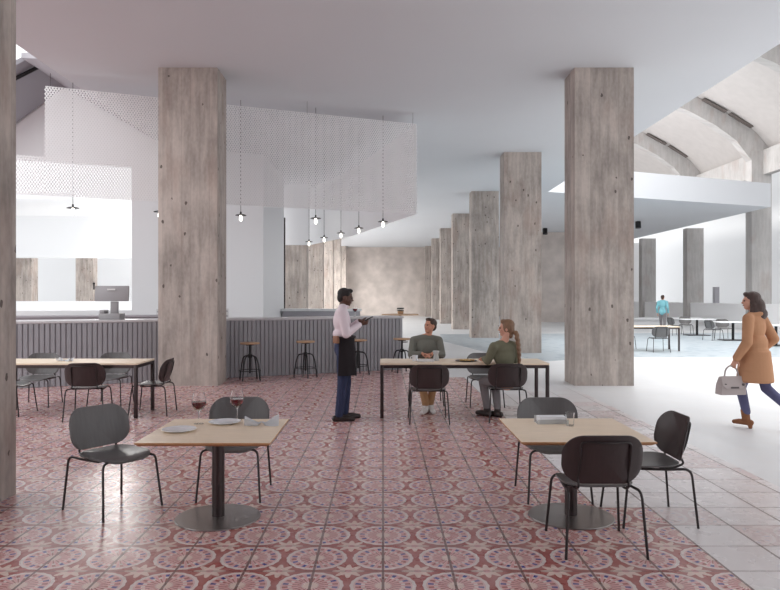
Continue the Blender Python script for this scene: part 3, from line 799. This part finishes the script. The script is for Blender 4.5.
def torso(mb, pel, che, sh_l, sh_r, neck, k=1.0, depth=1.0):
    pel, che, sl, sr, ne = V(pel), V(che), V(sh_l), V(sh_r), V(neck)
    x = (sr-sl).normalized(); z = (che-pel).normalized(); y = z.cross(x).normalized()
    def e(c, rx, ry, rz):
        rr = bmesh.ops.create_uvsphere(mb.bm, u_segments=20, v_segments=14, radius=1.0)
        Mx = Matrix((x.to_4d(), y.to_4d(), z.to_4d(), V((0, 0, 0, 1)))).transposed()
        Mx = Matrix([[x.x, y.x, z.x], [x.y, y.y, z.y], [x.z, y.z, z.z]])
        for v in rr['verts']: v.co = V(c)+Mx @ V((v.co.x*rx, v.co.y*ry, v.co.z*rz))
    d = depth
    e(pel, 0.165*k, 0.115*k*d, 0.135); e(pel.lerp(che, 0.42), 0.142*k, 0.105*k*d, 0.16)
    e(che, 0.165*k, 0.118*k*d, 0.17); e(che.lerp((sl+sr)/2, 0.6), 0.165*k, 0.10*k*d, 0.11)
    mb.limb(sl, 0.058*k, ne, 0.062*k); mb.limb(sr, 0.058*k, ne, 0.062*k)

# --- waiter, standing, in profile (local +y is where he faces)
wl = (px(343, 9.54), 9.54, 0); wr = R(-84)
hipL, hipR = V((-0.09, 0, 0.96)), V((0.09, 0, 0.96))
knL, knR = V((-0.10, 0.05, 0.52)), V((0.10, -0.01, 0.52)); anL, anR = V((-0.11, 0.03, 0.085)), V((0.11, -0.06, 0.085))
pel, che, nk = V((0, 0, 1.02)), V((0, -0.015, 1.36)), V((0, 0.0, 1.56))
shL, shR = V((-0.185, -0.02, 1.50)), V((0.185, -0.02, 1.50))
elL, elR = V((-0.22, 0.05, 1.20)), V((0.225, 0.03, 1.20)); wrL, wrR = V((-0.09, 0.235, 1.37)), V((0.06, 0.24, 1.33))
hc = V((0, 0.035, 1.690))
b = MB(); Mw = head(b, hc, 0.0, R(-10), 1.04)
b.limb(nk-V((0, 0, .03)), 0.055, hc+V((0, -0.03, -0.06)), 0.052); torso(b, pel, che, shL, shR, nk, 0.88)
b.chain([shL, elL, wrL], [0.046, 0.038, 0.027]); b.chain([shR, elR, wrR], [0.046, 0.038, 0.027])
b.chain([hipL, knL, anL], [0.075, 0.052, 0.036]); b.chain([hipR, knR, anR], [0.075, 0.052, 0.036])
hand(b, wrL, (0.45, 0.75, -0.1), (0.3, -0.2, 1), 0.5, -1); hand(b, wrR, (-0.25, 0.9, 0.15), (-0.6, 0, 0.5), 0.9, 1)
foot(b, anL, 0); foot(b, anR, 0)
w = skin_mesh(b, 'person', M['skin_dark'], 0.0065, None, wl, wr, 3)
tag(w, 'standing waiter in pale shirt and dark apron, writing on a pad', 'person')
face(Mw, w, mat('dark lips', (100, 62, 56), 0.5))
h = MB(); hair_cap(h, Mw, SHORT); skin_mesh(h, 'hair', M['hair_black'], 0.007, w)
c = MB(); torso(c, pel+V((0, 0, 0.10)), che, shL, shR, nk, 1.0, 1.04)
c.chain([shL, elL, wrL.lerp(elL, 0.12)], [0.066, 0.060, 0.042]); c.chain([shR, elR, wrR.lerp(elR, 0.12)], [0.066, 0.060, 0.042])
c.ball((0, -0.03, 1.19), (0.16, 0.115, 0.09))
skin_mesh(c, 'shirt', M['shirt'], 0.009, w, smooth=5)
c = MB(); c.tube([(0.062*math.cos(a), 0.01+0.062*math.sin(a)*1.0, 1.565+0.012*math.cos(a*1.0)) for a in [2*PI*i/20 for i in range(20)]], 0.016, 6, closed=True); c.build('collar', M['shirt'], w)
c = MB(); c.ball((0, 0, 1.0), (0.165, 0.125, 0.16)); c.chain([hipL, knL, anL+V((0, 0, 0.01))], [0.096, 0.072, 0.058]); c.chain([hipR, knR, anR+V((0, 0, 0.01))], [0.096, 0.072, 0.058])
skin_mesh(c, 'trousers', M['navy'], 0.009, w)
# apron: wraps the waist, open at the back
ap = MB(); rows = []
for i in range(15):
    z = 1.15-0.52*i/14; rowv = []
    for j in range(27):
        a = R(-30)+R(240)*j/26
        rx, ry = 0.182+0.022*i/14, 0.148+0.026*i/14
        rip = 0.008*math.sin(a*7)*i/14
        rowv.append(ap.bm.verts.new(((rx+rip)*math.cos(a), 0.012+(ry+rip)*math.sin(a), z)))
    rows.append(rowv)
for i in range(14):
    for j in range(26): ap.bm.faces.new((rows[i][j], rows[i][j+1], rows[i+1][j+1], rows[i+1][j]))
bmesh.ops.solidify(ap.bm, geom=ap.bm.faces[:], thickness=0.010)
apo = ap.build('apron', M['apron'], w)
MB().tube([(0.188*math.cos(a), 0.01+0.154*math.sin(a), 1.15) for a in [2*PI*i/28 for i in range(28)]], 0.016, 6, closed=True).build('waist_tie', M['apron'], apo)
MB().box((0.155, -0.10, 1.12), (0.05, 0.09, 0.10), rot=(0, 0, R(-50)), bevel=0.01).build('pouch', M['brownpatch'], apo)
for a_ in (anL, anR):
    c = MB(); foot(c, a_, 0, 0.053, 0.25); skin_mesh(c, 'shoe', M['shoe'], 0.007, w)
Rw = Matrix.Rotation(wr, 3, 'Z'); pad = V(wl)+Rw @ V((0.0, 0.345, 1.395))
tag(MB().box((0, 0, 0), (0.10, 0.15, 0.012), bevel=0.003).build('order_pad', M['black'], loc=pad, rot=(R(25), 0, wr)), 'dark order pad held by the standing waiter', 'notepad')

def sitter(loc, rz, seat, body, hp, hyaw, hpitch, arms, legs, mats, lab, lean=0.0, tw=1.0):
    """seated figure; arms/legs give joint points, mats the skin, hair, top, trousers and shoe materials"""
    pel = V((0, 0, seat+0.105)); che = V((0, 0.03+lean, seat+0.44)); nk = V((0, 0.045+lean*1.4, seat+0.63))
    shL, shR = V((-0.18*tw, 0.02+lean*1.2, seat+0.575)), V((0.18*tw, 0.02+lean*1.2, seat+0.575))
    b = MB(); Mx = head(b, hp, hyaw, hpitch)
    b.limb(nk-V((0, 0, .04)), 0.052, V(hp)+V((0, -0.025, -0.07)), 0.048); torso(b, pel, che, shL, shR, nk, 0.84*tw)
    for (sh, (el, wr, hd, pn, sd)) in zip((shL, shR), arms):
        b.chain([sh, V(el), V(wr)], [0.043, 0.036, 0.026]); hand(b, wr, hd, pn, 0.55, sd)
    for sx, (kn, an, hdg) in zip((-1, 1), legs):
        b.chain([V((sx*0.09, 0.02, seat+0.085)), V(kn), V(an)], [0.072, 0.052, 0.036]); foot(b, an, hdg)
    p = skin_mesh(b, 'person', mats[0], 0.0065, None, loc, rz, 3); tag(p, lab, 'person')
    face(Mx, p, M['lip'])
    c = MB(); torso(c, pel+V((0, 0, 0.03)), che, shL, shR, nk-V((0, 0, 0.015)), 1.0*tw)
    for (sh, (el, wr, hd, pn, sd)) in zip((shL, shR), arms):
        c.chain([sh, V(el), V(wr).lerp(V(el), 0.1)], [0.064, 0.056, 0.040])
    skin_mesh(c, 'sweater', mats[2], 0.009, p, smooth=5)
    c = MB(); c.ball(pel, (0.165*tw, 0.13, 0.105))
    for sx, (kn, an, hdg) in zip((-1, 1), legs):
        c.chain([V((sx*0.09, 0.02, seat+0.09)), V(kn), V(an)+V((0, 0, 0.05))], [0.085, 0.068, 0.052])
    skin_mesh(c, 'trousers', mats[3], 0.009, p)
    for kn, an, hdg in legs:
        c = MB(); foot(c, an, hdg, 0.050, 0.23); skin_mesh(c, 'shoe', mats[4], 0.007, p)
    return p, Mx
# man facing the camera, looking up towards the waiter
m_, Mm = sitter((0.68, 10.86, 0), R(180), 0.445, 0, V((-0.055, 0.07, 1.245)), R(-52), R(8),
    [((-0.24, 0.13, 0.80), (-0.08, 0.30, 0.835), (0.7, 0.45, -0.1), (0, 0, -1), 1), ((0.24, 0.13, 0.80), (0.08, 0.31, 0.835), (-0.7, 0.45, -0.1), (0, 0, -1), -1)],
    [((-0.10, 0.46, 0.51), (-0.02, 0.70, 0.085), R(12)), ((0.11, 0.46, 0.51), (0.06, 0.78, 0.085), R(-20))],
    [M['skin'], None, M['sweater'], M['tan'], M['whiteshoe']], 'seated man in a grey green sweater looking up at the waiter', tw=1.10)
h = MB(); hair_cap(h, Mm, SHORT); skin_mesh(h, 'hair', M['hair_brown'], 0.007, m_)
# woman sitting with her back to the camera, head turned left
f_, Mf = sitter((1.70, 9.50, 0), R(26), 0.445, 0, V((0.03, 0.05, 1.265)), R(52), R(0),
    [((-0.23, 0.12, 0.82), (-0.13, 0.36, 0.835), (0.4, 0.8, -0.05), (0, 0, -1), 1), ((0.22, 0.10, 0.82), (0.10, 0.36, 0.835), (-0.4, 0.8, -0.05), (0, 0, -1), -1)],
    [((-0.11, 0.40, 0.50), (-0.05, 0.40, 0.085), R(15)), ((0.09, 0.40, 0.50), (0.05, 0.28, 0.085), R(15))],
    [M['skin_lite'], None, M['olive'], M['greypants'], M['shoe']], 'seated woman in an olive sweater with a long braid, turning left', lean=0.02)
h = MB(); hair_cap(h, Mf, [((0, -0.025, 0.050), (0.084, 0.096, 0.082)), ((0, -0.062, -0.01), (0.076, 0.056, 0.085)), ((0, -0.060, -0.085), (0.058, 0.040, 0.055)), ((0, 0.036, 0.098), (0.060, 0.042, 0.030)), ((0.06, -0.01, 0.02), (0.024, 0.05, 0.075)), ((-0.06, -0.01, 0.02), (0.024, 0.05, 0.075))])
q0 = Mf @ V((0, -0.10, -0.06))
for i in range(13):
    t = i/12; c0 = q0+V((0.05*t+0.012*(i % 2), -0.055-0.02*math.sin(t*3), -0.40*t)); h.ball(c0, (0.036-0.012*t, 0.032-0.010*t, 0.036))
skin_mesh(h, 'hair', M['hair_light'], 0.008, f_, smooth=3)

# --- woman walking off to the left in the camel coat
cl = (px(755, 8.95), 8.95, 0); cr = R(35)
hipL, hipR = V((-0.09, 0, 0.93)), V((0.09, 0, 0.93))
knL, anL = V((-0.09, 0.14, 0.52)), V((-0.085, 0.07, 0.12)); knR, anR = V((0.10, -0.09, 0.52)), V((0.10, -0.42, 0.26))
pel, che, nk = V((0, 0, 0.99)), V((0, 0.01, 1.30)), V((0, 0.025, 1.49))
shL, shR = V((-0.172, 0, 1.42)), V((0.172, 0, 1.42))
elL, wrL = V((-0.235, -0.02, 1.12)), V((-0.265, 0.11, 0.90)); elR, wrR = V((0.285, -0.10, 1.15)), V((0.225, 0.06, 0.98))
hc = V((0, 0.055, 1.645))
b = MB(); Mc = head(b, hc, R(38), 0.0)
b.limb(nk-V((0, 0, .03)), 0.048, hc+V((0, -0.03, -0.06)), 0.045); torso(b, pel, che, shL, shR, nk, 0.82)
b.chain([shL, elL, wrL], [0.042, 0.034, 0.025]); b.chain([shR, elR, wrR], [0.042, 0.034, 0.025])
b.chain([hipL, knL, anL], [0.075, 0.052, 0.036]); b.chain([hipR, knR, anR], [0.075, 0.052, 0.036])
hand(b, wrL, (-0.1, 0.35, -1), (0.9, 0.2, 0), 1.0, 1); hand(b, wrR, (-0.5, 0.6, -0.6), (-0.8, -0.2, 0), 0.5, -1)
foot(b, anL, R(10), 0.034, 0.13); foot(b, anR, R(10), 0.034, 0.13, R(40))
g_ = skin_mesh(b, 'person', M['skin_lite'], 0.0065, None, cl, cr, 3)
tag(g_, 'woman in a camel coat and jeans walking away, carrying a handbag', 'person')
face(Mc, g_, M['lip'])
h = MB(); hair_cap(h, Mc, [((0, -0.025, 0.050), (0.088, 0.100, 0.084)), ((0, -0.070, -0.03), (0.088, 0.060, 0.12)), ((0.062, -0.03, -0.03), (0.032, 0.07, 0.12)), ((-0.062, -0.035, -0.03), (0.032, 0.06, 0.12)), ((0, 0.05, 0.092), (0.06, 0.042, 0.032)),
    ((0, -0.085, -0.08), (0.112, 0.090, 0.13)), ((0.02, -0.10, -0.165), (0.130, 0.105, 0.095)), ((0.06, -0.10, -0.16), (0.10, 0.10, 0.085)), ((0.085, -0.05, -0.14), (0.04, 0.06, 0.14)), ((-0.08, -0.03, -0.13), (0.035, 0.06, 0.12))])
skin_mesh(h, 'hair', M['hair_dark'], 0.008, g_, smooth=6)
c = MB(); torso(c, pel+V((0, 0, 0.02)), che, shL, shR, nk-V((0, 0, 0.02)), 1.02, 1.08)
for z, rx, ry in ((1.1, 0.178, 0.142), (0.98, 0.192, 0.155), (0.86, 0.205, 0.168), (0.76, 0.215, 0.178)):
    c.ball((0, -0.005, z), (rx, ry, 0.15), u=22)
c.lathe([(0, 0.60), (0.215, 0.60), (0.222, 0.62), (0.205, 0.80), (0.18, 1.0), (0, 1.05)], seg=32)
c.chain([shL, elL, wrL.lerp(elL, 0.08)], [0.070, 0.064, 0.052]); c.chain([shR, elR, wrR.lerp(elR, 0.08)], [0.070, 0.066, 0.052])
c.chain([(-0.07, -0.03, 1.47), (0, -0.075, 1.485), (0.07, -0.03, 1.47)], [0.035, 0.035, 0.035])
skin_mesh(c, 'coat', M['camel'], 0.010, g_, smooth=4)
c = MB(); c.ball((0, 0, 0.94), (0.15, 0.12, 0.13)); c.chain([hipL, knL, anL+V((0, 0, 0.09))], [0.088, 0.066, 0.054]); c.chain([hipR, knR, anR.lerp(knR, 0.22)], [0.088, 0.066, 0.054])
skin_mesh(c, 'jeans', M['jeans'], 0.009, g_)
for a_, k_, pt in ((anL, knL, 0.0), (anR, knR, R(40))):
    c = MB(); foot(c, a_, R(10), 0.045, 0.19, pt); c.limb(a_, 0.050, a_.lerp(k_, 0.26), 0.052)
    if not pt: c.cyl(a_+V((0, -0.055, -0.12)), a_+V((0, -0.05, -0.05)), 0.024, 0.032)
    skin_mesh(c, 'boot', M['boot'], 0.007, g_)
# handbag hanging from her left hand
Rc = Matrix.Rotation(cr, 3, 'Z'); grip = V(cl)+Rc @ (wrL+V((-0.005, 0.045, -0.10)))
bagr = R(6); hb = thing('handbag', 'pale grey leather handbag carried by the woman in the camel coat', 'bag', (grip.x-0.02, grip.y, grip.z-0.36), bagr)
bb = MB(); lo = [bb.bm.verts.new((sx*0.175, sy*0.075, 0)) for sx, sy in ((-1, -1), (1, -1), (1, 1), (-1, 1))]; md_ = [bb.bm.verts.new((sx*0.165, sy*0.07, 0.13)) for sx, sy in ((-1, -1), (1, -1), (1, 1), (-1, 1))]; hi_ = [bb.bm.verts.new((sx*0.15, sy*0.030, 0.235)) for sx, sy in ((-1, -1), (1, -1), (1, 1), (-1, 1))]
bb.bm.faces.new(lo[::-1]); bb.bm.faces.new(hi_)
for A_, B_ in ((lo, md_), (md_, hi_)):
    for k in range(4): bb.bm.faces.new((A_[k], A_[(k+1) % 4], B_[(k+1) % 4], B_[k]))
bmesh.ops.bevel(bb.bm, geom=bb.bm.edges[:], offset=0.014, segments=3, affect='EDGES', profile=0.5)
bb.build('body', M['bag'], hb)
fl = MB().slab([(-0.155, -0.036, 0.243), (0.155, -0.036, 0.243), (0.16, -0.080, 0.13), (0.12, -0.086, 0.085), (-0.12, -0.086, 0.085), (-0.16, -0.080, 0.13)], (0, -0.008, 0)).build('flap', M['bag'], hb, smooth=False)
MB().box((0, -0.095, 0.10), (0.11, 0.012, 0.022), bevel=0.004).build('clasp', M['bagdark'], fl)
for sx in (-1, 1): MB().cyl((sx*0.12, -0.085, 0.135), (sx*0.12, -0.07, 0.135), 0.016).build('rivet', M['bagdark'], hb)
MB().tube(fillet([(-0.10, -0.02, 0.23), (-0.075, -0.01, 0.33), (-0.02, 0, 0.37), (0.02, 0, 0.37), (0.075, -0.01, 0.33), (0.10, -0.02, 0.23)], 0.05), 0.011).build('handle', M['bag'], hb)

# --- distant man in teal
tl = (px(662.5, 33.0), 33.0, 0.006); tr = R(-38)
hipL, hipR = V((-0.09, 0, 0.93)), V((0.09, 0, 0.93)); knL, anL = V((-0.10, 0.10, 0.52)), V((-0.10, 0.16, 0.085)); knR, anR = V((0.10, -0.02, 0.52)), V((0.10, -0.18, 0.085))
pel, che, nk = V((0, 0, 1.0)), V((0, 0.0, 1.32)), V((0, 0.01, 1.52)); shL, shR = V((-0.19, 0, 1.45)), V((0.19, 0, 1.45))
elL, wrL = V((-0.25, -0.04, 1.16)), V((-0.25, 0.05, 0.93)); elR, wrR = V((0.25, -0.04, 1.16)), V((0.25, 0.05, 0.93)); hc = V((0, 0.03, 1.66))
b = MB(); Mt = head(b, hc, 0, 0)
b.limb(nk, 0.05, hc+V((0, -0.03, -0.06)), 0.05); torso(b, pel, che, shL, shR, nk, 0.86)
b.chain([shL, elL, wrL], [0.045, 0.037, 0.027]); b.chain([shR, elR, wrR], [0.045, 0.037, 0.027]); b.chain([hipL, knL, anL], [0.075, 0.052, 0.036]); b.chain([hipR, knR, anR], [0.075, 0.052, 0.036])
hand(b, wrL, (0, 0.2, -1), (1, 0, 0), 0.4, 1); hand(b, wrR, (0, 0.2, -1), (-1, 0, 0), 0.4, -1); foot(b, anL, 0); foot(b, anR, 0)
t_ = skin_mesh(b, 'person', M['skin'], 0.008, None, tl, tr, 3); tag(t_, 'distant man in a teal shirt standing in the far hall', 'person')
face(Mt, t_, M['lip'])
h = MB(); hair_cap(h, Mt, SHORT); skin_mesh(h, 'hair', M['hair_brown'], 0.009, t_)
c = MB(); torso(c, pel+V((0, 0, 0.03)), che, shL, shR, nk, 1.02); c.ball((0, 0, 0.98), (0.18, 0.14, 0.16)); c.chain([shL, elL, wrL.lerp(elL, .1)], [0.068, 0.06, 0.045]); c.chain([shR, elR, wrR.lerp(elR, .1)], [0.068, 0.06, 0.045])
skin_mesh(c, 'shirt', M['teal'], 0.011, t_)
c = MB(); c.ball((0, 0, 0.96), (0.155, 0.12, 0.13)); c.chain([hipL, knL, anL], [0.09, 0.07, 0.055]); c.chain([hipR, knR, anR], [0.09, 0.07, 0.055]); skin_mesh(c, 'trousers', M['greypants'], 0.011, t_)
for a_ in (anL, anR):
    c = MB(); foot(c, a_, 0, 0.05, 0.23); skin_mesh(c, 'shoe', M['shoe'], 0.009, t_)

# ------------------------------------------------------------------ light, camera
wd = bpy.data.worlds.new('sky'); scn.world = wd; wd.use_nodes = True
bg = wd.node_tree.nodes['Background']; bg.inputs[0].default_value = (0.97, 0.98, 1.0, 1); bg.inputs[1].default_value = 1.2
def area(name, loc, rot, sx, sy, power, col=(1, 1, 1)):
    l = bpy.data.lights.new(name, 'AREA'); l.shape = 'RECTANGLE'; l.size = sx; l.size_y = sy; l.energy = power; l.color = col
    o = bpy.data.objects.new(name, l); COL.objects.link(o); o.location = loc; o.rotation_euler = rot; return o
area('skylight_fill', (10.0, 24, 14.5), (0, 0, 0), 6, 38, 5200, (1, 0.99, 0.98))
area('skylight_fill', (-11.5, 7.5, 7.6), Vector((5.5, 12.0, -4.1)).to_track_quat('-Z', 'Y').to_euler(), 5, 5, 430, (0.98, 0.99, 1))
area('skylight_fill', (-12.0, 45.0, 9.0), (0, R(-50), 0), 5, 26, 6500, (1, 0.97, 0.93))  # unseen fill lamp, added to brighten the far hall

cam = bpy.data.cameras.new('camera'); co = bpy.data.objects.new('camera', cam); COL.objects.link(co)
co.location = (0, 0, H); co.rotation_euler = (PI/2, 0, 0)
cam.sensor_width = 36; cam.sensor_fit = 'HORIZONTAL'; cam.lens = 690/780*36
cam.shift_x = 7/780; cam.shift_y = 2/780; cam.clip_end = 300
scn.camera = co
vs = scn.view_settings; vs.view_transform = 'Standard'; vs.look = 'None'; vs.gamma = 1.0; vs.exposure = 0.12; vs.use_curve_mapping = False
scn.cycles.max_bounces = 10; scn.cycles.diffuse_bounces = 6; scn.cycles.use_denoising = True
